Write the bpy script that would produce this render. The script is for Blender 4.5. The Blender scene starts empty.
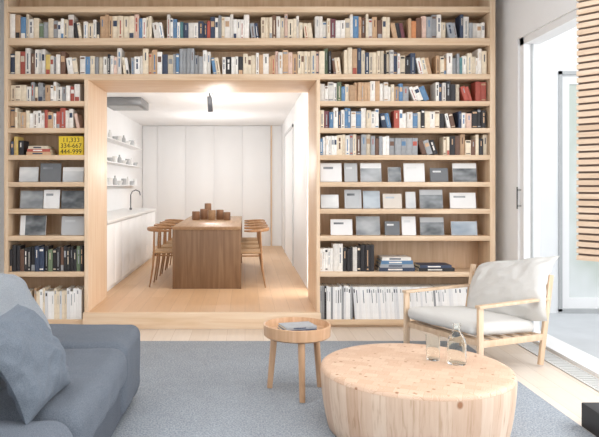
import bpy, bmesh, math, random
from mathutils import Vector, Matrix, noise
random.seed(7)
S = bpy.context.scene
COL = S.collection
R = math.radians
F = 640.0; VX = 245.0; VY = 185.0; EYE = 1.50; D = 6.72
def X(px, Y=D): return (px - VX) / F * Y
def Zp(py, Y=D): return EYE - (py - VY) / F * Y

# ---------------------------------------------------------------- materials
def lin(h):
    h = h.lstrip('#'); o = []
    for i in (0, 2, 4):
        c = int(h[i:i+2], 16) / 255
        o.append(c / 12.92 if c <= .04045 else ((c + .055) / 1.055) ** 2.4)
    return (*o, 1)
def shade(c, k): return (min(1, c[0]*k), min(1, c[1]*k), min(1, c[2]*k), 1)
def base(name, rough=.6):
    m = bpy.data.materials.new(name); m.use_nodes = True
    nt = m.node_tree; b = nt.nodes['Principled BSDF']
    b.inputs['Roughness'].default_value = rough
    return m, nt, b
def coords(nt, scale=(1, 1, 1), rot=(0, 0, 0)):
    tc = nt.nodes.new('ShaderNodeTexCoord'); mp = nt.nodes.new('ShaderNodeMapping')
    mp.inputs['Scale'].default_value = scale; mp.inputs['Rotation'].default_value = rot
    nt.links.new(tc.outputs['Object'], mp.inputs['Vector'])
    return mp
def ramp(nt, stops):
    r = nt.nodes.new('ShaderNodeValToRGB'); e = r.color_ramp.elements
    e[0].position, e[0].color = stops[0]; e[1].position, e[1].color = stops[-1]
    for p, c in stops[1:-1]:
        n = e.new(p); n.color = c
    return r
def mult(nt, a, bq):
    mx = nt.nodes.new('ShaderNodeMix'); mx.data_type = 'RGBA'; mx.blend_type = 'MULTIPLY'; mx.inputs[0].default_value = 1
    nt.links.new(a, mx.inputs[6]); nt.links.new(bq, mx.inputs[7]); return mx.outputs[2]
def mat(name, hexc, rough=.6, var=.08, scale=9, metallic=0, vary=None):
    m, nt, b = base(name, rough); c = lin(hexc)
    mp = coords(nt); n = nt.nodes.new('ShaderNodeTexNoise'); n.inputs['Scale'].default_value = scale
    nt.links.new(mp.outputs[0], n.inputs['Vector'])
    r = ramp(nt, [(.3, shade(c, 1 - var)), (.7, shade(c, 1 + var))])
    nt.links.new(n.outputs['Fac'], r.inputs['Fac']); out = r.outputs[0]
    if vary:
        oi = nt.nodes.new('ShaderNodeObjectInfo')
        rv = ramp(nt, [(0, vary[0]), (.5, vary[1]), (1, vary[2])]); nt.links.new(oi.outputs['Random'], rv.inputs['Fac'])
        out = mult(nt, out, rv.outputs[0])
    nt.links.new(out, b.inputs['Base Color'])
    b.inputs['Metallic'].default_value = metallic
    return m
def wood(name, dark, mid, light, axis=0, rough=.45, freq=14):
    m, nt, b = base(name, rough)
    sc = [freq, freq, freq]; sc[axis] = freq * .07
    mp = coords(nt, tuple(sc)); n = nt.nodes.new('ShaderNodeTexNoise')
    n.inputs['Scale'].default_value = 1.6; n.inputs['Detail'].default_value = 6; n.inputs['Distortion'].default_value = .7
    nt.links.new(mp.outputs[0], n.inputs['Vector'])
    r = ramp(nt, [(.28, lin(dark)), (.5, lin(mid)), (.72, lin(light))])
    nt.links.new(n.outputs['Fac'], r.inputs['Fac']); nt.links.new(r.outputs[0], b.inputs['Base Color'])
    return m
def planks(name, c1, c2, gap, w=.18, l=1.9, rough=.4):
    m, nt, b = base(name, rough)
    mp = coords(nt, rot=(0, 0, R(90))); br = nt.nodes.new('ShaderNodeTexBrick')
    br.inputs['Color1'].default_value = lin(c1); br.inputs['Color2'].default_value = lin(c2); br.inputs['Mortar'].default_value = lin(gap)
    br.inputs['Scale'].default_value = 1; br.inputs['Mortar Size'].default_value = .002
    br.inputs['Brick Width'].default_value = l; br.inputs['Row Height'].default_value = w
    nt.links.new(mp.outputs[0], br.inputs['Vector'])
    mp2 = coords(nt, (30, 2, 30)); n = nt.nodes.new('ShaderNodeTexNoise'); n.inputs['Scale'].default_value = 1; n.inputs['Detail'].default_value = 5
    nt.links.new(mp2.outputs[0], n.inputs['Vector'])
    r = ramp(nt, [(.3, (.93, .93, .93, 1)), (.7, (1, 1, 1, 1))]); nt.links.new(n.outputs['Fac'], r.inputs['Fac'])
    nt.links.new(mult(nt, br.outputs['Color'], r.outputs[0]), b.inputs['Base Color'])
    return m
def fabric(name, c1, c2, scale=260, bump=.4, big=None, lo=.9):
    m, nt, b = base(name, .95)
    mp = coords(nt); n = nt.nodes.new('ShaderNodeTexNoise'); n.inputs['Scale'].default_value = scale; n.inputs['Detail'].default_value = 3
    nt.links.new(mp.outputs[0], n.inputs['Vector'])
    r = ramp(nt, [(.32, lin(c1)), (.68, lin(c2))]); nt.links.new(n.outputs['Fac'], r.inputs['Fac'])
    out = r.outputs[0]
    if big:
        n3 = nt.nodes.new('ShaderNodeTexNoise'); n3.inputs['Scale'].default_value = big; n3.inputs['Detail'].default_value = 4
        nt.links.new(mp.outputs[0], n3.inputs['Vector'])
        r3 = ramp(nt, [(.3, (lo, lo, lo, 1)), (.7, (1, 1, 1, 1))]); nt.links.new(n3.outputs['Fac'], r3.inputs['Fac'])
        out = mult(nt, out, r3.outputs[0])
    nt.links.new(out, b.inputs['Base Color'])
    bp = nt.nodes.new('ShaderNodeBump'); bp.inputs['Strength'].default_value = bump; bp.inputs['Distance'].default_value = .004
    nt.links.new(n.outputs['Fac'], bp.inputs['Height']); nt.links.new(bp.outputs[0], b.inputs['Normal'])
    return m
def glass(name, tint=(1, 1, 1, 1), rough=0):
    m, nt, b = base(name, rough); b.inputs['Base Color'].default_value = tint
    b.inputs['Transmission Weight'].default_value = 1; b.inputs['IOR'].default_value = 1.13
    return m
def photo_mat(name, c1, c2, sx, sz, rough=.85):
    m, nt, b = base(name, rough); mp = coords(nt, (sx, sx, sz)); n = nt.nodes.new('ShaderNodeTexNoise')
    n.inputs['Scale'].default_value = 1; n.inputs['Detail'].default_value = 2
    oi = nt.nodes.new('ShaderNodeObjectInfo'); ad = nt.nodes.new('ShaderNodeVectorMath'); ad.operation = 'ADD'
    nt.links.new(mp.outputs[0], ad.inputs[0]); nt.links.new(oi.outputs['Location'], ad.inputs[1])
    nt.links.new(ad.outputs[0], n.inputs['Vector'])
    r = ramp(nt, [(.36, lin(c1)), (.64, lin(c2))]); nt.links.new(n.outputs['Fac'], r.inputs['Fac']); nt.links.new(r.outputs[0], b.inputs['Base Color'])
    return m
def stave_mat():
    m, nt, b = base('pine_staves', .5)
    tc = nt.nodes.new('ShaderNodeTexCoord'); g = nt.nodes.new('ShaderNodeTexGradient'); g.gradient_type = 'RADIAL'
    nt.links.new(tc.outputs['Object'], g.inputs['Vector'])
    mu = nt.nodes.new('ShaderNodeMath'); mu.operation = 'MULTIPLY'; mu.inputs[1].default_value = 42; nt.links.new(g.outputs['Fac'], mu.inputs[0])
    fl = nt.nodes.new('ShaderNodeMath'); fl.operation = 'FLOOR'; nt.links.new(mu.outputs[0], fl.inputs[0])
    wn = nt.nodes.new('ShaderNodeTexWhiteNoise'); wn.noise_dimensions = '1D'; nt.links.new(fl.outputs[0], wn.inputs['W'])
    r1 = ramp(nt, [(0, lin('#d3b49b')), (.5, lin('#dcc1aa')), (1, lin('#e5d0bc'))]); nt.links.new(wn.outputs['Value'], r1.inputs['Fac'])
    mp = coords(nt, (30, 30, 1.4)); n = nt.nodes.new('ShaderNodeTexNoise'); n.inputs['Scale'].default_value = 1.6; n.inputs['Detail'].default_value = 6; n.inputs['Distortion'].default_value = .8
    nt.links.new(mp.outputs[0], n.inputs['Vector'])
    r2 = ramp(nt, [(.3, (.76, .66, .57, 1)), (.45, (.95, .91, .88, 1)), (.7, (1, 1, 1, 1))]); nt.links.new(n.outputs['Fac'], r2.inputs['Fac'])
    fr = nt.nodes.new('ShaderNodeMath'); fr.operation = 'FRACT'; nt.links.new(mu.outputs[0], fr.inputs[0])
    r3 = ramp(nt, [(0, (.88, .82, .77, 1)), (.05, (1, 1, 1, 1))]); nt.links.new(fr.outputs[0], r3.inputs['Fac'])
    mp3 = coords(nt, (6, 6, 5)); v = nt.nodes.new('ShaderNodeTexVoronoi'); v.inputs['Scale'].default_value = 1; nt.links.new(mp3.outputs[0], v.inputs['Vector'])
    r4 = ramp(nt, [(.07, (.55, .36, .25, 1)), (.13, (1, 1, 1, 1))]); nt.links.new(v.outputs['Distance'], r4.inputs['Fac'])
    o = mult(nt, mult(nt, mult(nt, r1.outputs[0], r2.outputs[0]), r3.outputs[0]), r4.outputs[0])
    nt.links.new(o, b.inputs['Base Color'])
    return m
def endgrain_mat():
    m, nt, b = base('pine_end_grain', .5)
    mp = coords(nt, rot=(0, 0, R(24))); br = nt.nodes.new('ShaderNodeTexBrick'); br.offset = .37
    br.inputs['Color1'].default_value = lin('#cfae95'); br.inputs['Color2'].default_value = lin('#dabfa8'); br.inputs['Mortar'].default_value = lin('#c6a58b')
    br.inputs['Scale'].default_value = 1; br.inputs['Mortar Size'].default_value = .0013; br.inputs['Brick Width'].default_value = .08; br.inputs['Row Height'].default_value = .07
    nt.links.new(mp.outputs[0], br.inputs['Vector'])
    mp2 = coords(nt, (14, 14, 14)); v = nt.nodes.new('ShaderNodeTexVoronoi'); v.inputs['Scale'].default_value = 1; nt.links.new(mp2.outputs[0], v.inputs['Vector'])
    mu = nt.nodes.new('ShaderNodeMath'); mu.operation = 'MULTIPLY'; mu.inputs[1].default_value = 70; nt.links.new(v.outputs['Distance'], mu.inputs[0])
    sn = nt.nodes.new('ShaderNodeMath'); sn.operation = 'SINE'; nt.links.new(mu.outputs[0], sn.inputs[0])
    r2 = ramp(nt, [(0, (.9, .85, .81, 1)), (.6, (1, 1, 1, 1))]); nt.links.new(sn.outputs[0], r2.inputs['Fac'])
    r4 = ramp(nt, [(.09, (.54, .38, .28, 1)), (.18, (1, 1, 1, 1))]); nt.links.new(v.outputs['Distance'], r4.inputs['Fac'])
    nt.links.new(mult(nt, mult(nt, br.outputs['Color'], r2.outputs[0]), r4.outputs[0]), b.inputs['Base Color'])
    return m

M = {
 'white': mat('white_paint', '#f5f5f5', .7, .01, 2),
 'cool_white': mat('white_joinery', '#f4f4f4', .5, .008, 2),
 'shelf_x': wood('shelf_oak', '#d0af8d', '#dbbe9e', '#e4cbae', 0),
 'shelf_z': wood('upright_oak', '#d1b18f', '#ddc1a2', '#e5ceb2', 2),
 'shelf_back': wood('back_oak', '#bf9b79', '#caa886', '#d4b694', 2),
 'portal': wood('portal_oak', '#e3c3a2', '#eaceb0', '#efd8be', 2),  # oak warmed so its colour carries the peach glow of the opening
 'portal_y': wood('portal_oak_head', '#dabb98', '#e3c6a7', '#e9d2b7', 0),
 'floor': planks('living_oak_floor', '#e4d7c9', '#dac9b7', '#c2ae9a'),
 'floor2': planks('dining_oak_floor', '#dbb793', '#d2ac85', '#bd9874', .16),
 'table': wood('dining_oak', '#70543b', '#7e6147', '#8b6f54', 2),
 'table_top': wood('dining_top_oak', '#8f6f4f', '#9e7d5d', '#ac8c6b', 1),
 'chair': wood('chair_oak', '#8f6640', '#9e754f', '#ad845e', 2),
 'seat': fabric('paper_cord', '#a18260', '#b89876', 90),
 'arm_oak': wood('armchair_oak', '#cdae8f', '#d8bc9f', '#e1c9af', 2),
 'stool_oak': wood('side_table_oak', '#bb9270', '#c8a17e', '#d5b091', 2),
 'linen': fabric('pale_linen', '#c6c4c0', '#d7d5d1', 320, .25),
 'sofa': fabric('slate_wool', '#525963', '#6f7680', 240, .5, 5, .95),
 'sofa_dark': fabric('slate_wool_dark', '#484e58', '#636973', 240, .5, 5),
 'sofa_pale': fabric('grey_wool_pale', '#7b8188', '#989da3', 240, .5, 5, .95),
 'pillow': fabric('pillow_wool', '#565e68', '#6e7680', 280, .4),
 'rug': fabric('woven_rug', '#7d858e', '#b0b6bd', 92, .7, 7, .92),
 'black': mat('black_metal', '#1c1c1d', .4, .05),
 'char': mat('charcoal_stone', '#2b2c2f', .6, .15, 6),
 'steel': mat('grey_steel', '#8a8b8d', .35, .05, 4, .6),
 'dark_steel': mat('dark_grey_steel', '#5a5b5f', .4, .05, 4, .3),
 'vent': mat('pale_aluminium', '#cfcecb', .4, .04, 4, .1),
 'darkframe': mat('bronze_frame', '#b4b6b7', .5, .05),
 'frame_grey': mat('pale_grey_frame', '#d8dadb', .5, .03),
 'conc': mat('pale_paving', '#c9cccf', .8, .05, 3),
 'ext': mat('white_render', '#f2f3f4', .85, .015, 3),
 'paleglass': photo_mat('painted_reflection_glass', '#c3cbc2', '#e4e8e8', 1.8, 1.2, .1),  # reflections and greenery painted as soft colour patches
 'slat': wood('cedar_slat', '#cdb196', '#d9bfa5', '#e2cbb4', 0),
 'slat_gap_shade': mat('gap_shade_brown', '#7d6c62', .8, .06),  # brown standing in for shade between the slats
 'glass': glass('clear_glass', (.98, 1, .99, 1)),
 'paper': mat('page_paper', '#e8dfcc', .9, .05, 60),
 'yellow': mat('yellow_card', '#e2c22f', .6, .04),
 'ink': mat('black_ink', '#1b1a18', .7, .02),
 'vase': wood('turned_wood', '#73533c', '#866248', '#997457', 2),
 'ceramic': mat('white_ceramic', '#e9e8e6', .3, .02),
 'greyceramic': mat('grey_ceramic', '#b8b9ba', .4, .05),
 'stave': stave_mat(), 'endgrain': endgrain_mat(),
}
PAL = {'white': '#f0ece6', 'cream': '#e7d9c2', 'tan': '#cba886', 'brown': '#735444', 'black': '#2b292c', 'grey': '#9fa2a6',
 'navy': '#38445c', 'blue': '#6188ae', 'teal': '#5e8a8e', 'green': '#6e7f64', 'red': '#b25648', 'maroon': '#78464e', 'orange': '#d38d5e',
 'yellow': '#ddc070', 'pink': '#e0c1b2'}
BM = {k: mat('book_' + k, v, .55, .1, 25, 0, ((.74, .72, .70, 1), (1, .97, .94, 1), (1.0, 1.0, 1.0, 1))) for k, v in PAL.items()}
MAGW = mat('magazine_white', '#f3f2f1', .5, .03, 20, 0, ((.78, .79, .82, 1), (1, .99, .97, 1), (1, 1, 1, 1)))

# ---------------------------------------------------------------- mesh builder
class MB:
    def __init__(s): s.bm = bmesh.new()
    def _merge(s, t, mi):
        for f in t.faces: f.material_index = mi
        me = bpy.data.meshes.new('t'); t.to_mesh(me); t.free(); s.bm.from_mesh(me); bpy.data.meshes.remove(me)
    def box(s, x0, x1, y0, y1, z0, z1, mi=0, bev=0, seg=2):
        t = bmesh.new(); bmesh.ops.create_cube(t, size=1)
        for v in t.verts:
            v.co = Vector(((x0+x1)/2 + v.co.x*(x1-x0), (y0+y1)/2 + v.co.y*(y1-y0), (z0+z1)/2 + v.co.z*(z1-z0)))
        if bev: bmesh.ops.bevel(t, geom=t.edges[:], offset=bev, segments=seg, affect='EDGES', profile=.5)
        s._merge(t, mi); return s
    def bar(s, p0, p1, w, h, mi=0, up=(0, 0, 1), bev=.0015):
        p0, p1 = Vector(p0), Vector(p1); d = (p1-p0); L = d.length; d.normalize()
        u = Vector(up); sd = d.cross(u)
        if sd.length < 1e-4: sd = d.cross(Vector((0, 1, 0)))
        sd.normalize(); u = sd.cross(d)
        t = bmesh.new(); bmesh.ops.create_cube(t, size=1)
        for v in t.verts: v.co = Vector((v.co.x*w, v.co.y*L, v.co.z*h))
        if bev: bmesh.ops.bevel(t, geom=t.edges[:], offset=bev, segments=2, affect='EDGES', profile=.5)
        c = (p0+p1)/2
        for v in t.verts: v.co = c + sd*v.co.x + d*v.co.y + u*v.co.z
        s._merge(t, mi); return s
    def tube(s, pts, r, seg=10, mi=0, sx=1, sz=1):
        pts = [Vector(p) for p in pts]; n = len(pts); rs = r if isinstance(r, (list, tuple)) else [r]*n
        t = bmesh.new(); rings = []; ref = None
        for i, p in enumerate(pts):
            d = (pts[min(i+1, n-1)] - pts[max(i-1, 0)]).normalized()
            if ref is None:
                ref = Vector((0, 0, 1)) if abs(d.z) < .9 else Vector((1, 0, 0))
            a = d.cross(ref).normalized(); bb = a.cross(d).normalized(); ref = bb
            rings.append([t.verts.new(p + a*math.cos(k*2*math.pi/seg)*rs[i]*sx + bb*math.sin(k*2*math.pi/seg)*rs[i]*sz) for k in range(seg)])
        for i in range(n-1):
            for k in range(seg):
                t.faces.new((rings[i][k], rings[i][(k+1) % seg], rings[i+1][(k+1) % seg], rings[i+1][k]))
        t.faces.new(rings[0][::-1]); t.faces.new(rings[-1])
        bmesh.ops.recalc_face_normals(t, faces=t.faces[:]); s._merge(t, mi); return s
    def lathe(s, prof, seg=40, c=(0, 0, 0), mi=0, close=True):
        t = bmesh.new(); rings = []
        for r, z in prof:
            if r < 1e-5: rings.append([t.verts.new((c[0], c[1], c[2]+z))])
            else: rings.append([t.verts.new((c[0]+r*math.cos(k*2*math.pi/seg), c[1]+r*math.sin(k*2*math.pi/seg), c[2]+z)) for k in range(seg)])
        for a, b in zip(rings, rings[1:]):
            for k in range(seg):
                k2 = (k+1) % seg
                if len(a) == 1 and len(b) == 1: continue
                if len(a) == 1: t.faces.new((a[0], b[k], b[k2]))
                elif len(b) == 1: t.faces.new((a[k], a[k2], b[0]))
                else: t.faces.new((a[k], a[k2], b[k2], b[k]))
        bmesh.ops.recalc_face_normals(t, faces=t.faces[:]); s._merge(t, mi); return s
    def cushion(s, w, d, h, r=.05, puff=.03, wr=.006, seed=0, mat4=None, mi=0, cuts=13):
        t = bmesh.new(); bmesh.ops.create_cube(t, size=2); bmesh.ops.subdivide_edges(t, edges=t.edges[:], cuts=cuts, use_grid_fill=True)
        H = Vector((w/2, d/2, h/2))
        for v in t.verts:
            u = v.co.copy(); p = Vector((u.x*H.x, u.y*H.y, u.z*H.z))
            q = Vector([max(-(H[i]-r), min(H[i]-r, p[i])) for i in range(3)]); df = p-q
            if df.length > 1e-6: p = q + df.normalized()*r
            p.z += u.z*puff*(1-u.x**2)*(1-u.y**2)
            p.y += u.y*puff*.5*(1-u.x**2); p.x += u.x*puff*.5*(1-u.y**2)
            p += Vector((noise.noise(p*6+Vector((seed, 0, 0))), noise.noise(p*6+Vector((0, seed+9, 0))), noise.noise(p*7+Vector((0, 0, seed+5)))))*wr
            v.co = mat4 @ p if mat4 else p
        s._merge(t, mi); return s
    def pillow(s, w, d, h, wr=.01, seed=0, mat4=None, n=30, pw=.55, slump=0, pinch=.06, ex=3.2):
        t = bmesh.new(); g = {}
        for sgn in (1, -1):
            for i in range(n+1):
                for j in range(n+1):
                    u = 2*i/n-1; v = 2*j/n-1; rim = i in (0, n) or j in (0, n)
                    if rim and sgn < 0: g[(i, j, -1)] = g[(i, j, 1)]; continue
                    th = h/2*max(0, (1-abs(u)**ex)*(1-abs(v)**ex))**pw
                    p = Vector((u*w/2*(1-pinch*(1-v*v)), v*d/2*(1-pinch*(1-u*u)), sgn*th))
                    k = 0 if rim else min(1, th/(h*.25))
                    p += Vector((0, 0, noise.noise(Vector((u*1.8+seed, v*1.8, sgn)))*wr*1.6*k + (abs(noise.noise(Vector((u*3+v*2+seed, v*2.2-u*1.5, sgn*3))))-.2)*wr*-2.2*k))
                    p.z -= slump*(u*u)
                    g[(i, j, sgn)] = t.verts.new(mat4 @ p if mat4 else p)
        for sgn in (1, -1):
            for i in range(n):
                for j in range(n):
                    q = [g[(i, j, sgn)], g[(i+1, j, sgn)], g[(i+1, j+1, sgn)], g[(i, j+1, sgn)]]
                    t.faces.new(q if sgn > 0 else q[::-1])
        bmesh.ops.recalc_face_normals(t, faces=t.faces[:]); s._merge(t, 0); return s
    def build(s, name, mats, parent=None, loc=(0, 0, 0), smooth=True):
        me = bpy.data.meshes.new(name); s.bm.to_mesh(me); s.bm.free()
        for m in (mats if isinstance(mats, (list, tuple)) else [mats]): me.materials.append(m)
        if smooth:
            me.polygons.foreach_set('use_smooth', [True]*len(me.polygons)); me.set_sharp_from_angle(angle=.75)
        o = bpy.data.objects.new(name, me); COL.objects.link(o); o.location = loc
        if parent: o.parent = parent
        return o
def tag(o, label, cat, group=None):
    o['label'] = label; o['category'] = cat
    if group: o['group'] = group
    return o
def thing(name, label, cat, loc=(0, 0, 0), rz=0, group=None):
    o = bpy.data.objects.new(name, None); COL.objects.link(o); o.location = loc; o.rotation_euler = (0, 0, rz); o.empty_display_size = .1
    return tag(o, label, cat, group)
def struct(o): o['kind'] = 'structure'; return o
def dup(root, loc, rz, label):
    r = root.copy(); COL.objects.link(r); r.location = loc; r.rotation_euler = (0, 0, rz); r['label'] = label
    for ch in list(root.children):
        c = ch.copy(); COL.objects.link(c); c.parent = r
        for g in ch.children:
            e = g.copy(); COL.objects.link(e); e.parent = c
    return r
def text_mesh(name, body, size, m, parent, loc, rot):
    cu = bpy.data.curves.new(name, 'FONT'); cu.body = body; cu.size = size; cu.extrude = .0005; cu.align_x = 'CENTER'
    o = bpy.data.objects.new('tmp', cu); COL.objects.link(o); bpy.context.view_layer.update()
    me = bpy.data.meshes.new_from_object(o.evaluated_get(bpy.context.evaluated_depsgraph_get()))
    bpy.data.objects.remove(o); me.materials.clear(); me.materials.append(m)
    q = bpy.data.objects.new(name, me); COL.objects.link(q); q.parent = parent; q.location = loc; q.rotation_euler = rot
    return q

# ---------------------------------------------------------------- room shell
WL, WR, CEIL = -2.75, 2.75, 3.55
DF = .168; DC = 2.80; DL, DR, DB = -2.25, .80, 14.6; CF = 14.0
PD = 7.62
struct(MB().box(WL-.2, WR+.2, -2.5, 6.72, -.12, 0).box(WL-.2, WR+.2, 6.72, 7.4, -.12, 0).build('floor', M['floor'], smooth=False))
b = MB(); b.box(-1.643, .752, 6.72, PD, .001, DF); b.box(DL, DR, PD, DB, .001, DF); struct(b.build('floor', M['floor2'], smooth=False))
struct(MB().box(-1.69, .79, 6.66, 6.72, .001, DF, bev=.004).build('trim_1', M['portal_y']))
struct(MB().box(WL-.2, WR+.2, -2.5, 7.4, CEIL, CEIL+.15).build('ceiling', M['white'], smooth=False))
struct(MB().box(DL-.15, DR+.15, 7.40, DB+.15, DC, DC+.12).build('ceiling', M['white'], smooth=False))
struct(MB().box(WL-.2, WL, -2.5, 7.4, 0, CEIL).build('wall_left', M['white'], smooth=False))
b = MB(); HZ = 2.97
b.box(WR, WR+.2, 6.45, 7.4, 0, CEIL); b.box(WR, WR+.2, 1.2, 6.45, HZ, CEIL); b.box(WR, WR+.2, -2.5, 1.2, 0, CEIL)
struct(b.build('wall_right', M['white'], smooth=False))
b = MB(); b.box(WL, -1.69, 7.08, 7.4, 0, CEIL); b.box(.80, WR, 7.08, 7.4, 0, CEIL); b.box(-1.69, .80, 7.08, 7.4, 2.66, CEIL)
b.box(DL, -1.69, 7.4, PD, 0, DC); b.box(-1.69, .80, 7.4, PD, 2.66, DC)
struct(b.build('wall_back', M['white'], smooth=False))
struct(MB().box(DL-.15, DL, 7.4, DB, 0, DC).build('wall_dining_left', M['white'], smooth=False))
struct(MB().box(DL-.15, DR+.15, DB, DB+.15, 0, DC).build('wall_dining_back', M['white'], smooth=False))
W0, W1 = 7.66, 8.2
b = MB(); b.box(DR, DR+.15, W1, DB, 0, DC); b.box(DR, DR+.15, W0, W1, 2.55, DC); b.box(DR, DR+.15, 7.4, W0, 0, DC); b.box(DR, DR+.15, W0, W1, 0, DF+.03)
struct(b.build('wall_dining_right', M['white'], smooth=False))
w = struct(bpy.data.objects.new('hidden_light_opening', None)); COL.objects.link(w)  # opening and frame added out of view, to let fill light in
b = MB(); b.box(DR+.05, DR+.11, W0, W0+.04, DF+.03, 2.55); b.box(DR+.05, DR+.11, W1-.04, W1, DF+.03, 2.55); b.box(DR+.05, DR+.11, W0+.04, W1-.04, 2.5, 2.55); b.box(DR+.05, DR+.11, W0+.04, W1-.04, DF+.03, DF+.08)
b.build('window_frame', M['cool_white'], w, smooth=False)
d2 = struct(bpy.data.objects.new('door_2', None)); COL.objects.link(d2)
MB().box(DR-.012, DR-.001, 10.6, 12.6, DF+.005, 2.45).build('door_leaf', M['cool_white'], d2, smooth=False)
b = MB(); b.box(DR-.02, DR-.001, 10.54, 10.595, DF, 2.5); b.box(DR-.02, DR-.001, 12.605, 12.66, DF, 2.5); b.box(DR-.02, DR-.001, 10.54, 12.66, 2.455, 2.51)
b.build('door_frame', M['frame_grey'], d2, smooth=False)
w = struct(bpy.data.objects.new('window_1', None)); COL.objects.link(w)
b = MB(); b.box(WR+.02, WR+.18, 6.36, 6.45, 0, HZ); b.box(WR+.02, WR+.18, 1.2, 6.45, HZ-.07, HZ); b.box(WR, WR+.24, 1.2, 6.45, -.02, .03)
b.build('window_frame', M['cool_white'], w, smooth=False)
MB().box(WR+.09, WR+.11, 6.345, 6.36, .03, HZ-.07).build('seal_strip', M['darkframe'], w, smooth=False)
MB().bar((WR-.02, 6.42, 1.26), (WR-.02, 6.42, 1.48), .010, .010).bar((WR-.02, 6.42, 1.29), (WR+.03, 6.42, 1.29), .008, .008).bar((WR-.02, 6.42, 1.45), (WR+.03, 6.42, 1.45), .008, .008).build('window_handle', M['char'], w)
struct(MB().box(-20, 25, -12, 30, -.25, -.13).build('ground', M['conc'], smooth=False))
struct(MB().box(WR+.2, 8, -3, 7.6, -.13, -.02).build('floor_terrace', M['conc'], smooth=False))
b = MB(); b.box(WR+.2, 3.72, 7.6, 7.85, -.02, 3.4); b.box(3.72, 4.6, 7.6, 7.85, 2.85, 3.4); b.box(4.6, 8, 7.6, 7.85, -.02, 3.4)
struct(b.build('wall_exterior', M['ext'], smooth=False))
dr = struct(bpy.data.objects.new('door_1', None)); COL.objects.link(dr)
b = MB(); b.box(3.72, 3.76, 7.58, 7.66, 0, 2.85); b.box(4.56, 4.6, 7.58, 7.66, 0, 2.85); b.box(3.72, 4.6, 7.58, 7.66, 2.81, 2.85); b.box(3.72, 4.6, 7.58, 7.66, -.02, .03)
b.build('door_frame', M['darkframe'], dr, smooth=False)
b = MB(); b.box(3.76, 3.86, 7.62, 7.67, .03, 2.81); b.box(4.46, 4.56, 7.62, 7.67, .03, 2.81); b.box(3.86, 4.46, 7.62, 7.67, 2.70, 2.81); b.box(3.86, 4.46, 7.62, 7.67, .03, .16)
b.build('door_leaf', M['cool_white'], dr, smooth=False)
MB().box(3.86, 4.46, 7.64, 7.66, .16, 2.70).build('door_pane', M['paleglass'], dr, smooth=False)

# ---------------------------------------------------------------- bookcase
bc = thing('bookcase', 'built-in pale oak bookcase wall framing the opening to the dining room', 'bookcase', (0, 6.72, 0))
def bb(x0, x1, y0, y1, z0, z1, name, m, bev=.002): return MB().box(x0, x1, y0-6.72, y1-6.72, z0, z1, bev=bev).build(name, m, bc)
BK = 7.06; XL0, XL1 = X(4), X(8); XR0, XR1 = X(490), X(495.5); TOP = CEIL-.003
JL0, JL1 = X(84.5), X(88.5); JR0, JR1 = X(316.5), X(320)
bb(XL0, XL1, 6.72, BK, 0, TOP, 'side_panel', M['shelf_z']); bb(XR0, XR1, 6.72, BK, 0, TOP, 'side_panel', M['shelf_z'])
bb(XL1, XR0, 6.72, BK, Zp(12), Zp(6.5), 'shelf', M['shelf_x'])
bb(XL1, XR0, 6.72, BK, Zp(45), Zp(38), 'shelf', M['shelf_x']); bb(XL1, XR0, 6.72, BK, Zp(79), Zp(74), 'shelf', M['shelf_x'])
PB = Zp(79)-.012
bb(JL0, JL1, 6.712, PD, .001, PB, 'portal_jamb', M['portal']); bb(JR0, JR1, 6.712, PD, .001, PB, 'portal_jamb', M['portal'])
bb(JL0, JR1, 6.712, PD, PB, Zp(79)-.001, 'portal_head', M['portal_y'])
ROWS = [101, 128, 155, 182, 209, 236, 272]
for (a, c) in ((XL1, JL0), (JR1, XR0)):
    for r in ROWS: bb(a, c, 6.72, BK, Zp(r)-.05, Zp(r), 'shelf', M['shelf_x'])
    bb(a, c, 6.72, BK, Zp(320)-.05, Zp(320), 'shelf', M['shelf_x'])
    bb(a, c, 6.76, BK, .001, Zp(320)-.051, 'plinth', M['shelf_x'])
b = MB()
for (a, c, z0, z1) in ((XL0, JL0, 0.001, Zp(79)), (JR1, XR1, 0.001, Zp(79)), (XL0, XR1, Zp(79), TOP)): b.box(a, c, BK-6.72+.001, BK-6.72+.015, z0, z1)
b.build('back_panel', M['shelf_back'], bc, smooth=False)

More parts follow.
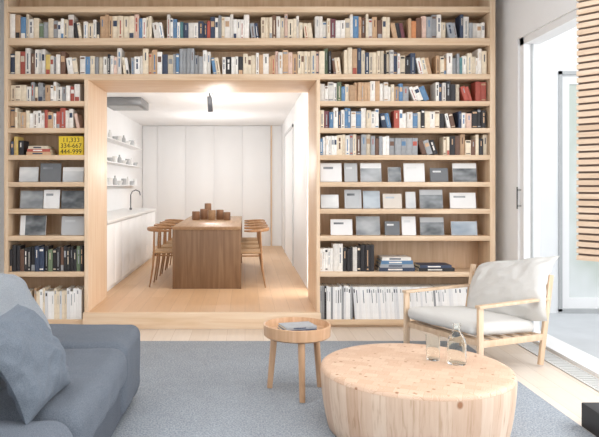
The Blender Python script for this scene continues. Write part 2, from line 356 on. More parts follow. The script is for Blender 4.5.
# ---------------------------------------------------------------- books
ORD = ['first', 'second', 'third', 'fourth', 'fifth', 'sixth', 'seventh', 'eighth', 'ninth', 'tenth', 'eleventh', 'twelfth', 'thirteenth', 'fourteenth', 'fifteenth', 'sixteenth', 'seventeenth', 'eighteenth', 'nineteenth', 'twentieth']
def ordn(i):
    if i < 20: return ORD[i]
    t = ['twenty', 'thirty', 'forty', 'fifty', 'sixty', 'seventy', 'eighty'][(i+1)//10 - 2]; r = (i+1) % 10
    return (t + '-' + ORD[r-1]) if r else t[:-1] + 'ieth'
def book_mesh(w, h, d, c, bandc, style, mag=False):
    t = bmesh.new(); tk = min(.003, w*.12)
    plan = [(0, .005), (w*.2, .0012), (w*.5, 0), (w*.8, .0012), (w, .005), (w, d), (w-tk, d), (w-tk, .01), (tk, .01), (tk, d), (0, d)]
    if mag: plan[0] = (0, .0015); plan[4] = (w, .0015); plan[1] = (w*.2, 0); plan[3] = (w*.8, 0)
    lo = [t.verts.new((x, y, 0)) for x, y in plan]; hi = [t.verts.new((x, y, h)) for x, y in plan]
    n = len(plan)
    for i in range(n): t.faces.new((lo[i], lo[(i+1) % n], hi[(i+1) % n], hi[i]))
    t.faces.new(lo[::-1]); t.faces.new(hi)
    p = bmesh.ops.create_cube(t, size=1)['verts']
    x0, x1, y0, y1, z0, z1 = tk, w-tk, .01, d-.004, .002, h-.003
    for v in p: v.co = Vector(((x0+x1)/2+v.co.x*(x1-x0), (y0+y1)/2+v.co.y*(y1-y0), (z0+z1)/2+v.co.z*(z1-z0)))
    for f in {f for v in p for f in v.link_faces}: f.material_index = 1
    def patch(a, bq, za, zb):
        vs = [t.verts.new((w*xx, -.0008, h*zz)) for xx, zz in ((a, za), (bq, za), (bq, zb), (a, zb))]
        t.faces.new(vs).material_index = 2
    if style == 1: patch(.36, .64, .3, .62); patch(.34, .66, .68, .86)
    elif style == 2: patch(.12, .88, .84, .93); patch(.12, .88, .07, .12)
    elif style == 3: patch(.14, .86, .55, .8)
    elif style == 4: patch(.4, .6, .2, .8); patch(.3, .7, .06, .11)
    elif style == 5: patch(.12, .88, .02, .26)
    elif style == 6: patch(.4, .6, .55, .85)
    elif style == 7: patch(.25, .75, .82, .93)
    elif style == 8: patch(.35, .65, .5, .9)
    me = bpy.data.meshes.new('book'); t.to_mesh(me); t.free()
    for m in (MAGW if mag and c == 'white' else BM[c], M['paper'], BM[bandc]): me.materials.append(m)
    return me
REC = []
LIGHT = {'white', 'cream', 'tan', 'yellow', 'pink', 'orange', 'grey'}
def put_book(kind, x, z, w, h, d, y, c, lean, row, group):
    if c in LIGHT: bc_ = random.choice(['black', 'grey', 'navy', 'brown', 'grey', 'tan', 'red', 'blue'])
    else: bc_ = random.choice(['white', 'cream', 'grey', 'grey', 'tan'])
    st_ = random.choice([0, 0, 6, 1, 6, 2, 3, 4, 4, 5]) if kind == 'book' else random.choice([0, 7, 8, 6, 7])
    if kind != 'book' and c in LIGHT: bc_ = random.choice(['grey', 'black', 'grey', 'grey', 'navy'])
    o = bpy.data.objects.new(kind, book_mesh(w, h, d, c, bc_, st_, kind != 'book')); COL.objects.link(o)
    o.location = (x, y, z); o.rotation_euler = (0, -lean, 0)
    o['category'] = 'book' if kind == 'book' else 'magazine'; o['group'] = group
    REC.append((o, kind, c, w, h, row, lean)); return o
def row(rowname, group, x0, x1, yb, hr, zones, leans=(), wr=(.026, .06), kind='book', dr_=(.15, .21)):
    x = X(x0)+.004; z = Zp(yb)+.0005; xe = X(x1)-.004; leans = list(leans); run = 0; bh = 0; rc = None
    while True:
        px = VX + x/D*F
        pal = zones[-1][1]
        for e, p in zones:
            if px < e: pal = p; break
        if run <= 0:
            run = random.randint(2, 5); bh = random.uniform(*hr); rc = random.choice(pal) if random.random() < .18 else None
            if rc in ('red', 'maroon', 'teal', 'orange', 'blue', 'navy'): rc = None
            rw = random.uniform(*wr)
        run -= 1
        c = rc or random.choice(pal)
        if kind == 'book' and not rc and random.random() < .06: c = random.choice(['red', 'blue', 'teal', 'orange', 'yellow', 'green', 'pink'])
        h = min(hr[1], max(hr[0], bh + random.uniform(-3, 3)))*.0105
        if rc: h = bh*.0105
        w = rw if rc else random.uniform(*wr)
        y = 6.75 + random.uniform(0, .03) if kind == 'book' else 6.75 + random.uniform(0, .006); d = random.uniform(*dr_)
        if leans and px >= leans[0][0]:
            _, a, cnt, skip = leans.pop(0); run = 0; h = hr[0]*.0105
            piv = x + h*math.sin(a) + .002
            for k in range(cnt):
                w = random.uniform(*wr)
                if piv + w > xe: break
                put_book(kind, piv, z, w, h, d, y, random.choice(pal), a, rowname, group); piv += w/math.cos(a)+.001
            x = piv + .006 + skip*.0105
            continue
        if x + w > xe: break
        put_book(kind, x, z, w, h, d, y, c, 0, rowname, group); x += w + .0012
W, C, T, BR, K, G, N, B_, TE, GR, RD, MA, OR, YE, PK = 'white', 'cream', 'tan', 'brown', 'black', 'grey', 'navy', 'blue', 'teal', 'green', 'red', 'maroon', 'orange', 'yellow', 'pink'
row('the top full-width shelf', 'books on the top full-width shelf', 8, 490, 38, (16, 25), [(60, [W, C, RD, T, C, K, W, G, W]), (160, [W, C, C, T, W, K, W, C, W]), (205, [N, B_, W, K, G, W, C]), (250, [W, C, RD, N, W, G]), (320, [C, T, W, PK, BR, C, W]), (400, [C, K, W, BR, W, MA, T, C]), (490, [BR, K, C, W, N, W, T, G, C])], [(70, .15, 2, 1), (150, .16, 2, 2), (245, .12, 2, 1), (300, .14, 2, 1), (390, .2, 3, 2), (446, .18, 2, 2)])
row('the second full-width shelf', 'books on the second full-width shelf', 8, 490, 74, (17, 27), [(85, [K, W, BR, C, N, G, RD, W]), (160, [W, W, C, T, C, W, G, K]), (250, [N, B_, K, W, W, C, G]), (318, [C, PK, T, W, C, W]), (350, [K, MA, BR, C, W]), (415, [W, C, N, T, K, W, C, W]), (490, [W, C, K, TE, T, C, G, W])], [(60, .14, 2, 1), (120, .14, 2, 1), (210, .15, 2, 1), (330, .12, 2, 2), (412, .22, 3, 3)])
row('the first left-column shelf', 'books on the first left-column shelf', 8, 84, 101, (15, 20.5), [(40, [G, C, W]), (84, [W, G, C, T, W])])
row('the second left-column shelf', 'books on the second left-column shelf', 8, 84, 128, (15, 20.5), [(30, [C, W, T]), (84, [C, RD, W, PK, T, W])], [(70, .2, 1, 4)])
row('the third left-column shelf', 'books on the third left-column shelf', 9, 24, 155, (14, 19), [(30, [K, YE, N, BR])], [(18, .22, 2, 9)], wr=(.028, .055))
row('the seventh left-column shelf', 'books on the seventh left-column shelf', 8, 84, 272, (22, 29), [(84, [K, N, K, K, K, BR, K])], wr=(.026, .05))
row('the first right-column shelf', 'books on the first right-column shelf', 320, 490, 101, (15, 20.5), [(345, [W, C, B_, W, W]), (415, [W, C, G, W, B_, T, W]), (455, [K, N, W, W]), (490, [C, RD, K, W])], [(404, .38, 3, 5), (458, .28, 2, 3)])
row('the second right-column shelf', 'books on the second right-column shelf', 320, 490, 128, (15, 20.5), [(328, [RD, MA, C]), (400, [G, N, W, W, B_, C]), (440, [W, C, K, W]), (490, [K, BR, W, N, C])], [(380, .2, 2, 2), (446, .22, 2, 2)])
row('the third right-column shelf', 'books on the third right-column shelf', 320, 490, 155, (15, 21), [(346, [C, T, W, C]), (420, [K, N, G, BR, W, C]), (490, [BR, K, T, C, W])], [(418, .32, 3, 4)])
row('the seventh right-column shelf', 'books on the seventh right-column shelf', 320, 376, 272, (22, 29), [(345, [K, W, K, G]), (376, [K, K, N, W])], wr=(.026, .05))
row('the bottom left-column shelf', 'magazines on the bottom left-column shelf', 12, 84, 320, (28, 31), [(40, [W, C, B_, T, W]), (84, [W, W, C, W, W])], [(12, .1, 6, 0)], (.022, .034), 'magazine', (.2, .22))
row('the bottom right-column shelf', 'magazines on the bottom right-column shelf', 320, 484, 320, (32.5, 33.5), [(325, [K, W, G]), (484, [W, W, W, W, W, W, W, W, W, W, G])], [(352, .07, 80, 0)], (.018, .025), 'magazine', (.2, .22))
rows = {}
for r in REC: rows.setdefault(r[5], []).append(r)
for rn, L in rows.items():
    L.sort(key=lambda r: r[0].location.x)
    cnt = {}
    meanw = sum(r[3] for r in L)/len(L); meanh = sum(r[4] for r in L)/len(L)
    keys = []
    for i, (o, kind, c, w, h, _, lean) in enumerate(L):
        l = L[i-1][2] if i else None; r = L[i+1][2] if i < len(L)-1 else None
        keys.append((c, tuple(sorted((l or '-', r or '-')))))
    for i, (o, kind, c, w, h, _, lean) in enumerate(L):
        k = cnt.get(c, 0); cnt[c] = k+1
        adj = ('leaning ' if lean else '') + ('thin ' if w < meanw*.72 else 'thick ' if w > meanw*1.3 else '') + ('tall ' if h > meanh*1.1 else 'short ' if h < meanh*.88 else '')
        l = L[i-1][2] if i else None; r = L[i+1][2] if i < len(L)-1 else None
        if i == 0: lab = f'{adj}{c} {kind} at the left end of {rn}'
        elif i == len(L)-1: lab = f'{adj}{c} {kind} ending the row on {rn}'
        elif keys.count(keys[i]) == 1 and l != r: lab = f'{adj}{c} {kind} between {l} and {r} ones on {rn}'
        elif sum(1 for q in L if q[2] == c) == 1: lab = f'{adj}{c} {kind}, the only {c} one on {rn}'
        else: lab = f'{adj}{c} {kind}, {ordn(k)} {c} one from the left on {rn}'
        o['label'] = lab
BL = sorted([r for r in REC if r[1] == 'book'], key=lambda r: -r[3]*r[4])
rest = BL[286:]
if rest:
    bm = bmesh.new(); mats = []
    for r in rest:
        o = r[0]; me = o.data.copy(); me.transform(Matrix.LocRotScale(o.location, o.rotation_euler.to_quaternion(), None))
        idx = []
        for m in me.materials:
            if m not in mats: mats.append(m)
            idx.append(mats.index(m))
        for p in me.polygons: p.material_index = idx[p.material_index]
        bm.from_mesh(me); bpy.data.meshes.remove(me); bpy.data.objects.remove(o)
    me = bpy.data.meshes.new('books'); bm.to_mesh(me); bm.free()
    for m in mats: me.materials.append(m)
    o = bpy.data.objects.new('books', me); COL.objects.link(o); tag(o, 'slimmest books scattered among the thicker ones along the bookcase shelves', 'books'); o['kind'] = 'stuff'
def flat_book(x0, x1, y0, y1, z, t, c, label, group, rz=0):
    cx, cy = (x0+x1)/2, (y0+y1)/2; w, d = (x1-x0)/2, (y1-y0)/2
    b = MB(); b.box(-w, w, -d, d, 0, .003, 0); b.box(-w, w, -d, d, t-.003, t, 0); b.box(-w, w, -d, -d+.004, .003, t-.003, 0)
    b.box(-w+.004, w-.004, -d+.004, d-.004, .003, t-.003, 1)
    b.box(-w*.5, w*.3, -d-.0008, -d, t*.3, t*.7, 2)
    o = b.build('book', [BM[c], M['paper'], BM['white' if c not in LIGHT else 'navy']], loc=(cx, cy, z), smooth=False); o.rotation_euler = (0, 0, rz)
    return tag(o, label, 'book', group)
z = Zp(155)+.0005; g = 'books lying on the third left-column shelf'
for i, (a, c_, t, c, nm) in enumerate([(25, 50, .035, T, 'tan book lying lowest in the stack beside the yellow box'), (26, 49, .03, RD, 'red book lying in the middle of the stack beside the yellow box'), (27, 47, .032, C, 'cream book lying on top of the stack beside the yellow box')]):
    flat_book(X(a), X(c_), 6.76, 6.96, z, t, c, nm, g); z += t+.0004
z = Zp(272)+.0005; g = 'books lying on the seventh right-column shelf'
for a, c_, t, c, nm in [(380, 416, .04, N, 'navy book lying at the bottom of the short stack beside standing books'), (381, 415, .035, G, 'grey book lying second from bottom in the short stack'), (382, 414, .038, B_, 'blue book lying third from bottom in the short stack'), (383, 412, .035, W, 'white book lying on top of the short stack of four')]:
    flat_book(X(a), X(c_), 6.76, 7.0, z, t, c, nm, g); z += t+.0004
z = Zp(272)+.0005
for a, c_, t, c, nm in [(420, 456, .035, K, 'black book lying under another one right of the short stack'), (421, 453, .03, N, 'navy book lying on a black one right of the short stack')]:
    flat_book(X(a), X(c_), 6.76, 7.0, z, t, c, nm, g); z += t+.0004
yb = thing('storage_box', 'yellow box printed with black numerals on the third left-column shelf', 'box', (X(70), 6.76, Zp(155)+.0005))
MB().box(-.13, .13, 0, .2, 0, .2, bev=.003).build('body', M['yellow'], yb)
for i, tx in enumerate(['11,333', '334-667', '444-999']):
    text_mesh('lettering', tx, .068, M['ink'], yb, (0, -.0008, .138-.061*i), (R(90), 0, 0))
PM = [photo_mat('photo_cover_grey', '#83878b', '#b8bbbd', 4, 7), photo_mat('photo_cover_pale', '#c5c8ca', '#e6e6e5', 3, 6), photo_mat('photo_cover_dark', '#54585c', '#999da0', 5, 9), photo_mat('photo_cover_blue', '#8d99a6', '#c0c9d0', 3, 6)]
CM = [mat('cover_card_grey', '#bcbec0', .8, .03), mat('cover_card_white', '#eae9e8', .8, .02), mat('cover_card_dark', '#74777b', .8, .04), mat('cover_card_beige', '#d9d1c7', .8, .03)]
PN = ['mid grey', 'pale grey', 'dark grey', 'bluish grey']
def face_books(rowname, yb, items):
    n = len(items)
    for i, (a, c_, h, cm, pm, style) in enumerate(items):
        w = X(c_)-X(a); hh = h*.0105; th = random.uniform(.012, .022)
        b = MB(); b.box(-w/2, w/2, -th, -th+.003, 0, hh, 0); b.box(-w/2, w/2, -.003, 0, 0, hh, 0); b.box(-w/2, -w/2+.004, -th+.003, -.003, 0, hh, 0)
        b.box(-w/2+.004, w/2-.003, -th+.003, -.003, .003, hh-.003, 1)
        if style == 0: b.box(-w/2+.001, w/2-.001, -th-.001, -th, .001, hh-.001, 2)
        elif style == 1: b.box(-w*.36, w*.1, -th-.001, -th, hh*.68, hh*.8, 2)
        elif style == 2: b.box(-w*.5+.001, w*.5-.001, -th-.001, -th, .001, hh*.72, 2)
        else: b.box(-w*.3, w*.5-.001, -th-.001, -th, .001, hh-.001, 2)
        o = b.build('picture_book', [CM[cm], M['paper'], PM[pm]], loc=((X(a)+X(c_))/2, 6.80+random.uniform(0, .03), Zp(yb)+.0008), smooth=False)
        o.rotation_euler = (R(-9), 0, 0)
        pos = 'leftmost' if i == 0 else 'rightmost' if i == n-1 else ORD[i] + ' from left'
        nm = ['grey', 'white', 'dark grey', 'beige'][cm] if style == 1 else PN[pm] if style == 0 else f'{["grey", "white", "dark grey", "beige"][cm]} and {PN[pm]}'
        tag(o, f'{nm} picture book facing out, {pos} on {rowname}', 'picture book', 'face-out books on ' + rowname)
face_books('the fourth left-column shelf', 182, [(16, 35, 15, 0, 1, 0), (37, 58, 19, 2, 0, 1), (60, 81, 15, 1, 1, 2)])
face_books('the fifth left-column shelf', 209, [(17, 40, 18, 0, 0, 0), (41, 57, 19, 1, 0, 1), (59, 82, 18, 2, 2, 0)])
face_books('the sixth left-column shelf', 236, [(17, 43, 20, 1, 2, 3), (59, 82, 19, 0, 1, 1)])
face_books('the fourth right-column shelf', 182, [(321.5, 343, 19, 1, 0, 1), (346, 359, 19, 0, 1, 1), (362, 383, 19, 1, 0, 2), (390, 403, 15, 1, 2, 0), (406, 427, 19, 1, 1, 1), (433, 451, 14, 2, 1, 1), (456, 480, 19, 1, 2, 2)])
face_books('the fifth right-column shelf', 209, [(322, 340, 14, 0, 1, 0), (346, 363, 19, 0, 2, 1), (365, 382, 18, 1, 3, 0), (385, 404, 15, 3, 3, 1), (408, 418, 17, 1, 1, 0), (422, 445, 19, 0, 2, 2), (453, 479, 16, 1, 0, 1)])
face_books('the sixth right-column shelf', 236, [(332, 354, 16, 1, 2, 1), (358, 382, 19, 1, 0, 0), (387, 402, 14, 2, 1, 1), (404, 418, 19, 1, 1, 1), (423, 447, 18, 0, 2, 2), (454, 480, 14, 1, 3, 0)])

# ---------------------------------------------------------------- dining room
dt = thing('dining_table', 'long brown oak dining table with solid slab end in the dining room', 'table', (-.49, 9.2, DF))
TH = .80
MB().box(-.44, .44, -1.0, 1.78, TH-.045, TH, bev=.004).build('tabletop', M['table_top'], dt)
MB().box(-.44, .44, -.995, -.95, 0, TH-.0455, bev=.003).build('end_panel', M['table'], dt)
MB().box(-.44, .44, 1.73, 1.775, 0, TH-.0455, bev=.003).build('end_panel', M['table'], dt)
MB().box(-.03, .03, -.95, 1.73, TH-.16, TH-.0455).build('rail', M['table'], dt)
def dining_chair():
    t = thing('dining_chair', '', 'chair', (0, 0, 0), 0, 'oak chairs around the dining table')
    MB().cushion(.42, .42, .03, .014, .004, .001, 1, Matrix.Translation((0.02, 0, .452))).build('seat', M['seat'], t)
    for s in (-1, 1):
        MB().tube([(.225, s*.205, 0), (.21, s*.197, .3), (.20, s*.19, .445)], [.009, .013, .014]).build('leg', M['chair'], t)
        MB().tube([(-.225, s*.20, 0), (-.185, s*.195, .25), (-.17, s*.195, .44), (-.165, s*.215, .60), (-.16, s*.235, .735)], [.009, .013, .015, .012, .010]).build('leg', M['chair'], t)
        MB().tube([(-.17, s*.185, .41), (.205, s*.188, .41)], .009).build('seat_rail', M['chair'], t)
    MB().tube([(.205, -.19, .41), (.205, .19, .41)], .009).build('seat_rail', M['chair'], t)
    MB().tube([(-.17, -.185, .41), (-.17, .185, .41)], .009).build('seat_rail', M['chair'], t)
    pts = []
    for k in range(33):
        a = R(-106 + 212*k/32); pts.append((-.02 - .25*math.cos(a), .262*math.sin(a), .738 + .012*max(0, math.cos(a))))
    rr = [.009 + .012*math.sin(math.pi*k/32)**.8 for k in range(33)]
    MB().tube(pts, rr, 12, 0, .75, 1.2).build('backrest', M['chair'], t)
    return t
ch = dining_chair()
XLc, XRc = -1.02, .04
pos = ['nearest the opening', 'second from the opening', 'third from the opening', 'farthest from the opening']
spots = [(XLc, 8.55+.62*i, 0, 'oak dining chair left of the table, ' + pos[i]) for i in range(4)] + [(XRc, 8.50+.62*i, R(180), 'oak dining chair right of the table, ' + pos[i]) for i in range(4)]
for i, (x, y, rz, lab) in enumerate(spots):
    if i == 0: ch.location = (x, y, DF); ch['label'] = lab
    else: dup(ch, (x, y, DF), rz, lab)
def vessel(px, yd, r, h, lab, m):
    x = X(px, yd); t = .006
    o = MB().lathe([(0, 0), (r*.9, 0), (r, h*.1), (r*.97, h*.9), (r*.94, h), (r*.94-t, h), (r*.9-t, h*.2), (0, h*.15)], 24).build('wooden_cup', m, loc=(x, yd, DF+TH+.0005))
    return tag(o, lab, 'cup', 'turned wooden cups on the dining table')
vessel(196, 9.75, .062, .13, 'short turned wooden cup at left end of the dining table group', M['vase'])
vessel(204, 9.9, .062, .16, 'brown wooden cup, second from left on the dining table', M['vase'])
vessel(212, 9.7, .06, .15, 'brown wooden cup in the middle of the dining table group', M['table_top'])
vessel(208, 10.15, .055, .24, 'tallest wooden cup standing behind the dining table group', M['vase'])
vessel(220, 9.85, .06, .15, 'brown wooden cup, second from right on the dining table', M['vase'])
vessel(227, 9.7, .055, .12, 'small wooden cup at right end of the dining table group', M['vase'])
KF = -1.65; K0 = 7.65
for i in range(4):
    y0 = K0+i*1.04
    lab = ['white base cabinet nearest the opening along the kitchen wall', 'second white base cabinet from the opening along the kitchen wall', 'third white base cabinet from the opening along the kitchen wall', 'white base cabinet at the far end of the kitchen wall'][i]
    k = thing('base_cabinet', lab, 'cabinet', (DL, y0, DF), 0, 'white kitchen base cabinets')
    w = KF-DL
    MB().box(.002, w-.03, 0, 1.035, .08, .86).box(.002, w-.07, 0, 1.035, 0, .08).build('body', M['cool_white'], k, smooth=False)
    for q in (0, 1): MB().box(w-.03, w-.008, .006+q*.517, .511+q*.517, .085, .85, bev=.002).build('door', M['cool_white'], k)
tag(MB().box(DL+.002, KF+.01, K0, 11.8, DF+.861, DF+.90, bev=.003).build('worktop', M['ceramic']), 'white kitchen worktop running along the left dining wall', 'worktop')
o = MB().tube([(0, 0, 0), (0, 0, .26), (.03, 0, .32), (.09, 0, .345), (.15, 0, .32), (.17, 0, .25)], .010).lathe([(0, 0), (.022, 0), (.022, .03), (0, .03)], 16).build('tap', M['dark_steel'], loc=(-2.0, 11.2, DF+.9005))
tag(o, 'dark gooseneck tap on the kitchen worktop', 'tap')
for j, (zz, nm) in enumerate(((1.32, 'lower'), (1.68, 'middle'), (2.04, 'upper'))):
    tag(MB().box(DL+.002, DL+.2, 9.2, 12.8, DF+zz, DF+zz+.014).build('wall_shelf', M['cool_white'], smooth=False), f'{nm} thin white shelf on the kitchen wall', 'shelf', 'kitchen wall shelves')
    for i in range(7):
        y = 10.1+i*.38; kind = (i*2+j) % 3; hh = [.11, .07, .15][kind]; r = [.045, .06, .035][kind]
        if kind == 1: pr = [(0, 0), (r*.5, 0), (r, hh), (r-.006, hh), (r*.45, .01), (0, .01)]
        elif kind == 0: pr = [(0, 0), (r*.85, 0), (r, hh), (r-.004, hh), (r*.8, .008), (0, .008)]
        else: pr = [(0, 0), (r, 0), (r, hh*.6), (r*.4, hh*.8), (r*.4, hh), (0, hh)]
        nmk = ['tumbler', 'bowl', 'bottle'][kind]; colr = ['white', 'grey'][(i+j) % 2]
        o = MB().lathe(pr, 20).build(nmk, M['ceramic'] if colr == 'white' else M['greyceramic'], loc=(DL+.12, y, DF+zz+.0145))
        tag(o, f'{colr} {nmk}, {ORD[i]} item from the opening on the {nm} kitchen shelf', nmk, f'crockery on the {nm} kitchen shelf')
labs = ['leftmost tall white cabinet on the dining back wall, beside the kitchen shelves', 'second tall white cabinet from left on the dining back wall', 'middle tall white cabinet on the dining back wall', 'second tall white cabinet from right on the dining back wall', 'rightmost tall white cabinet on the dining back wall']
xs = [DL+.005, -1.92, -1.30, -.68, -.06, .56]
for i in range(5):
    x0 = xs[i]; w = xs[i+1]-xs[i]-.001
    k = thing('tall_cabinet', labs[i], 'cabinet', (x0, CF, DF), 0, 'tall white cabinets')
    MB().box(0, w, .010, .595, 0, DC-DF-.005).build('body', M['cool_white'], k, smooth=False)
    MB().box(.004, w-.004, 0, .009, .03, DC-DF-.02, bev=.001).build('door', M['cool_white'], k)
struct(MB().box(.592, DR-.001, CF+.02, DB-.001, DF, DC-.003).build('wall_dining_nib', M['white'], smooth=False))
struct(MB().box(.562, .591, CF-.01, DB-.001, DF, DC-.003).build('trim_2', M['portal'], smooth=False))
hd = thing('range_hood', 'grey steel ceiling range hood above the kitchen worktop', 'range hood', (-1.81, 9.8, DC))
MB().box(-.28, .28, -.36, .36, -.12, -.001, bev=.006).build('body', M['steel'], hd); MB().box(-.22, .22, -.3, .3, -.126, -.1205).build('filter', M['darkframe'], hd, smooth=False)
sp = thing('ceiling_spotlight', 'dark slim track spotlight on the dining ceiling', 'spotlight', (-.48, 8.75, DC))
MB().box(-.025, .025, -.2, .6, -.03, -.001).build('track', M['steel'], sp, smooth=False)
MB().tube([(0, 0, -.03), (0, 0, -.09)], .010).build('stem', M['dark_steel'], sp)
hl = MB().box(-.033, .033, -.033, .033, -.21, 0, bev=.006).box(-.026, .026, -.026, .026, -.212, -.2105).build('lamp_head', M['dark_steel'], sp, (-.004, 0, -.088)); hl.rotation_euler = (R(8), R(-3), 0)

# ---------------------------------------------------------------- living room
RT = .010
tag(MB().box(-2.6, 2.08, 1.0, 6.12, .0005, RT-.0005, bev=.003).build('rug', M['rug']), 'large blue grey woven rug on the living room floor', 'rug')
sf = thing('sofa', 'slate grey fabric sofa with broad flat end block at the left', 'sofa', (-1.31, 2.97, RT))
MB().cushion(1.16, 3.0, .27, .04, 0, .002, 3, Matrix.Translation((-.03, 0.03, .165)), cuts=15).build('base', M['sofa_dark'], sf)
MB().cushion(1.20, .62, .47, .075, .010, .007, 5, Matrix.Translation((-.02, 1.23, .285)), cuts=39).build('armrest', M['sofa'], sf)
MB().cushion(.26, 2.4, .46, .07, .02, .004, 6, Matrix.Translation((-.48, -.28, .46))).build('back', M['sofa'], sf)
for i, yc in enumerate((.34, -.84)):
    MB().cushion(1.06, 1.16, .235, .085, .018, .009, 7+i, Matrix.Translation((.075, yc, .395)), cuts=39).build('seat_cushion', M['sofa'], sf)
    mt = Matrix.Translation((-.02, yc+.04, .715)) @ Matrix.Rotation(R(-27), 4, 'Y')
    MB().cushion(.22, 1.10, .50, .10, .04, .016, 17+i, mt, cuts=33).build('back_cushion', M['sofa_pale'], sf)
for sx in (-.5, .42):
    for sy in (-1.28, 1.38): MB().lathe([(0, 0), (.03, 0), (.03, .04), (0, .04)], 16, (sx, sy, 0)).build('leg', M['char'], sf)
mt = Matrix.Translation((0, 0, .195)) @ Matrix.Rotation(R(-6), 4, 'Z') @ Matrix.Rotation(R(56), 4, 'Y') @ Matrix.Rotation(R(3), 4, 'Z')
o = MB().pillow(.46, .52, .15, .014, 3, mt, n=48, pinch=.05, pw=.6, slump=.035).build('throw_pillow', M['pillow'], loc=(-.965, 2.85, RT+.535)); tag(o, 'dark creased square pillow leaning on the pale sofa back cushion', 'pillow')
SX, SY = .374, 4.60
st = thing('side_table', 'round oak tray side table on three legs beside the drum table', 'side table', (SX, SY, RT))
MB().lathe([(0, .405), (.225, .405), (.238, .415), (.242, .492), (.229, .494), (.224, .45), (.21, .445), (0, .445)], 56).build('tray_top', M['stool_oak'], st)
for a in (152, -85, 35):
    c_, s_ = math.cos(R(a)), math.sin(R(a))
    MB().tube([(.218*c_, .218*s_, 0.003), (.18*c_, .18*s_, .405)], [.020, .025], 16).build('leg', M['stool_oak'], st)
z = RT+.4465
flat_book(SX-.12, SX+.12, SY-.09, SY+.09, z, .022, N, 'navy book lying under a grey one on the oak side table', 'books on the side table', R(12))
flat_book(SX-.115, SX+.12, SY-.08, SY+.085, z+.0225, .018, G, 'grey book lying on a navy one on the oak side table', 'books on the side table', R(16))
cz = RT; ct = thing('coffee_table', 'large round drum coffee table of knotty pine in the foreground', 'coffee table', (1.045, 3.93, cz))
k = .578/.635
MB().lathe([(0, 0), (.57*k, 0), (.585*k, .010), (.603*k, .08), (.616*k, .15), (.626*k, .22), (.633*k, .29), (.635*k, .335), (.634*k, .355)], 96).build('drum', M['stave'], ct)
MB().lathe([(.634*k, .3555), (.629*k, .372), (.614*k, .381), (.59*k, .384), (.3, .3845), (0, .3845)], 96).build('tabletop', M['endgrain'], ct)
cz += .3855
o = MB().lathe([(0, 0), (.052, 0), (.058, .012), (.058, .118), (.052, .152), (.033, .187), (.023, .202), (.021, .232), (.025, .237), (.025, .247), (.018, .247), (.017, .202), (.047, .147), (.053, .113), (.053, .012), (0, .008)], 40).build('carafe', M['glass'], loc=(1.31, 3.96, cz))
tag(o, 'clear glass narrow-necked water bottle on the drum table', 'bottle')
o = MB().lathe([(0, 0), (.038, 0), (.041, .006), (.045, .155), (.043, .155), (.039, .012), (0, .010)], 40).build('drinking_glass', M['glass'], loc=(1.19, 4.05, cz)); tag(o, 'clear tall drinking glass beside the water bottle', 'glass')
ac = thing('armchair', 'oak framed lounge armchair with pale grey cushions by the bookcase', 'armchair', (1.925, 5.47, RT), math.atan2(-.47, -.88))
for s in (-1, 1):
    y = s*.41
    MB().bar((.34, y, 0), (.34, y, .535), .024, .052, up=(1, 0, 0)).build('front_leg', M['arm_oak'], ac)
    MB().bar((-.36, y, 0.007), (-.49, y, .74), .024, .052, up=(1, 0, 0)).build('rear_leg', M['arm_oak'], ac)
    MB().bar((.368, y, .546), (-.45, y, .546), .052, .022).build('armrest', M['arm_oak'], ac)
    MB().bar((.34, y, .255), (-.39, y, .235), .022, .05).build('side_rail', M['arm_oak'], ac)
MB().bar((.32, -.40, .255), (.32, .40, .255), .022, .045).build('front_rail', M['arm_oak'], ac)
MB().bar((-.38, -.40, .235), (-.38, .40, .235), .022, .042).build('rear_rail', M['arm_oak'], ac)
MB().bar((-.48, -.4, .66), (-.48, .4, .66), .022, .036).build('back_rail', M['arm_oak'], ac)
for k in range(5): MB().bar((.27-.13*k, -.39, .272-.004*k), (.27-.13*k, .39, .272-.004*k), .05, .012).build('seat_slat', M['arm_oak'], ac)
mt = Matrix.Translation((.02, 0, .345)) @ Matrix.Rotation(R(-4), 4, 'Y')
MB().cushion(.72, .77, .10, .045, .018, .007, 31, mt, cuts=23).build('seat_cushion', M['linen'], ac)
mt = Matrix.Translation((-.385, .05, .61)) @ Matrix.Rotation(R(6), 4, 'X') @ Matrix.Rotation(R(58), 4, 'Y') @ Matrix.Rotation(R(6), 4, 'Z')
MB().pillow(.61, .80, .20, .015, 8, mt, slump=.09, pinch=.03, n=40).build('back_cushion', M['linen'], ac)
ang = math.atan2(4.42-4.71, 2.70-2.445)
ss = thing('slatted_screen', 'pale horizontal timber slat screen hanging folded beside the right window', 'screen', (2.445, 4.71, 0), ang)
b = MB(); zz = .95
while zz < 3.49: b.box(0, .40, -.014, .011, zz, zz+.034); zz += .050
b.build('slats', M['slat'], ss, smooth=False)
MB().box(.004, .396, .012, .03, .95, CEIL-.0005).build('gap_shade_sheet', M['slat_gap_shade'], ss, smooth=False)  # added dark sheet, paints the gaps between slats as shade
b = MB(); y = 3.2
b.box(2.56, 2.575, 3.2, 6.1, .0005, .009); b.box(2.71, 2.725, 3.2, 6.1, .0005, .009)
while y < 6.1: b.box(2.575, 2.71, y, y+.026, .002, .008); y += .046
b.box(2.575, 2.71, 3.2, 6.1, .0005, .0019, 1)  # dark sheet imitating the shade inside the slots
tag(b.build('floor_vent', [M['vent'], M['char']], smooth=False), 'long slotted pale floor vent along the right window', 'vent')
o = MB().box(2.09, 2.53, 2.4, 3.98, 0.0005, .15, bev=.006).build('hearth_block', M['char']); tag(o, 'dark charcoal stone hearth block at the bottom right corner', 'hearth')

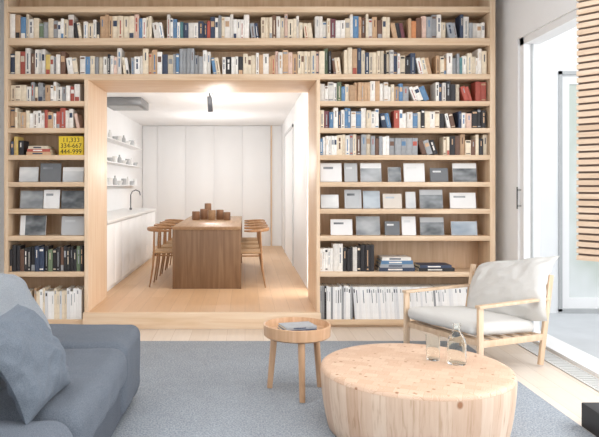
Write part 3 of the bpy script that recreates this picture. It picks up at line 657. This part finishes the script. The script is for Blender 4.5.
# ---------------------------------------------------------------- light & camera
wd = bpy.data.worlds.new('world'); S.world = wd; wd.use_nodes = True
bg = wd.node_tree.nodes['Background']; bg.inputs[0].default_value = (.96, .98, 1, 1); bg.inputs[1].default_value = 1.28
def area(name, loc, rot, sx, sy, e, col=(1, 1, 1)):
    l = bpy.data.lights.new(name, 'AREA'); l.shape = 'RECTANGLE'; l.size = sx; l.size_y = sy; l.energy = e; l.color = col
    o = bpy.data.objects.new(name, l); COL.objects.link(o); o.location = loc; o.rotation_euler = rot; return o
def point(name, loc, e, col=(1, 1, 1)):
    l = bpy.data.lights.new(name, 'POINT'); l.energy = e; l.shadow_soft_size = 0; l.color = col
    o = bpy.data.objects.new(name, l); COL.objects.link(o); o.location = loc; return o
area('overhead_fill', (0, 3.0, CEIL-.05), (0, 0, 0), 4, 4, 22, (.98, .99, 1))  # added soft fill from overhead, no fitting there
area('ceiling_fill', (.6, 2.2, 2.6), (R(180), 0, 0), 2.5, 2.0, 78, (.99, .995, 1))  # added upward fill, only brightens the ceiling
area('window_lamp', (3.6, 3.0, 1.8), (0, R(90), 0), 2.6, 3.2, 112, (.97, .985, 1))
area('left_fill', (-2.7, 1.6, 2.2), (0, R(-90), 0), 2.0, 2.6, 56, (.98, .99, 1))  # added fill on the solid left wall, brightens the right side
area('terrace_fill', (4.6, 5.2, 3.9), (R(35), 0, 0), 2.5, 2.0, 30, (.97, .985, 1))  # added fill out of view, brightens the exterior wall
area('lintel_fill', (-.45, 7.80, DC-.06), (R(68), 0, 0), 2.0, .2, 14, (1, .97, .93))  # added warm strip hidden behind the lintel, no fitting there
area('dining_side_fill', (.98, 7.93, 1.4), (0, R(90), 0), 2.2, .5, 20, (1, .94, .87))  # added warm fill shining in through the hidden opening
point('dining_fill', (-.6, 12.0, 1.9), 38)  # added bare point fill, brightens back wall and ceiling
point('dining_fill', (-.3, 9.6, 2.0), 25, (1, .97, .93))  # second added point fill, nearer the opening
S.view_settings.view_transform = 'Standard'
cd = bpy.data.cameras.new('camera'); cam = bpy.data.objects.new('camera', cd); COL.objects.link(cam)
cam.location = (0, 0, EYE); cam.rotation_euler = (R(90), 0, 0)
cd.sensor_width = 36; cd.lens = F/599*36; cd.shift_x = (299.5-VX)/599; cd.shift_y = -(218.5-VY)/599
S.camera = cam
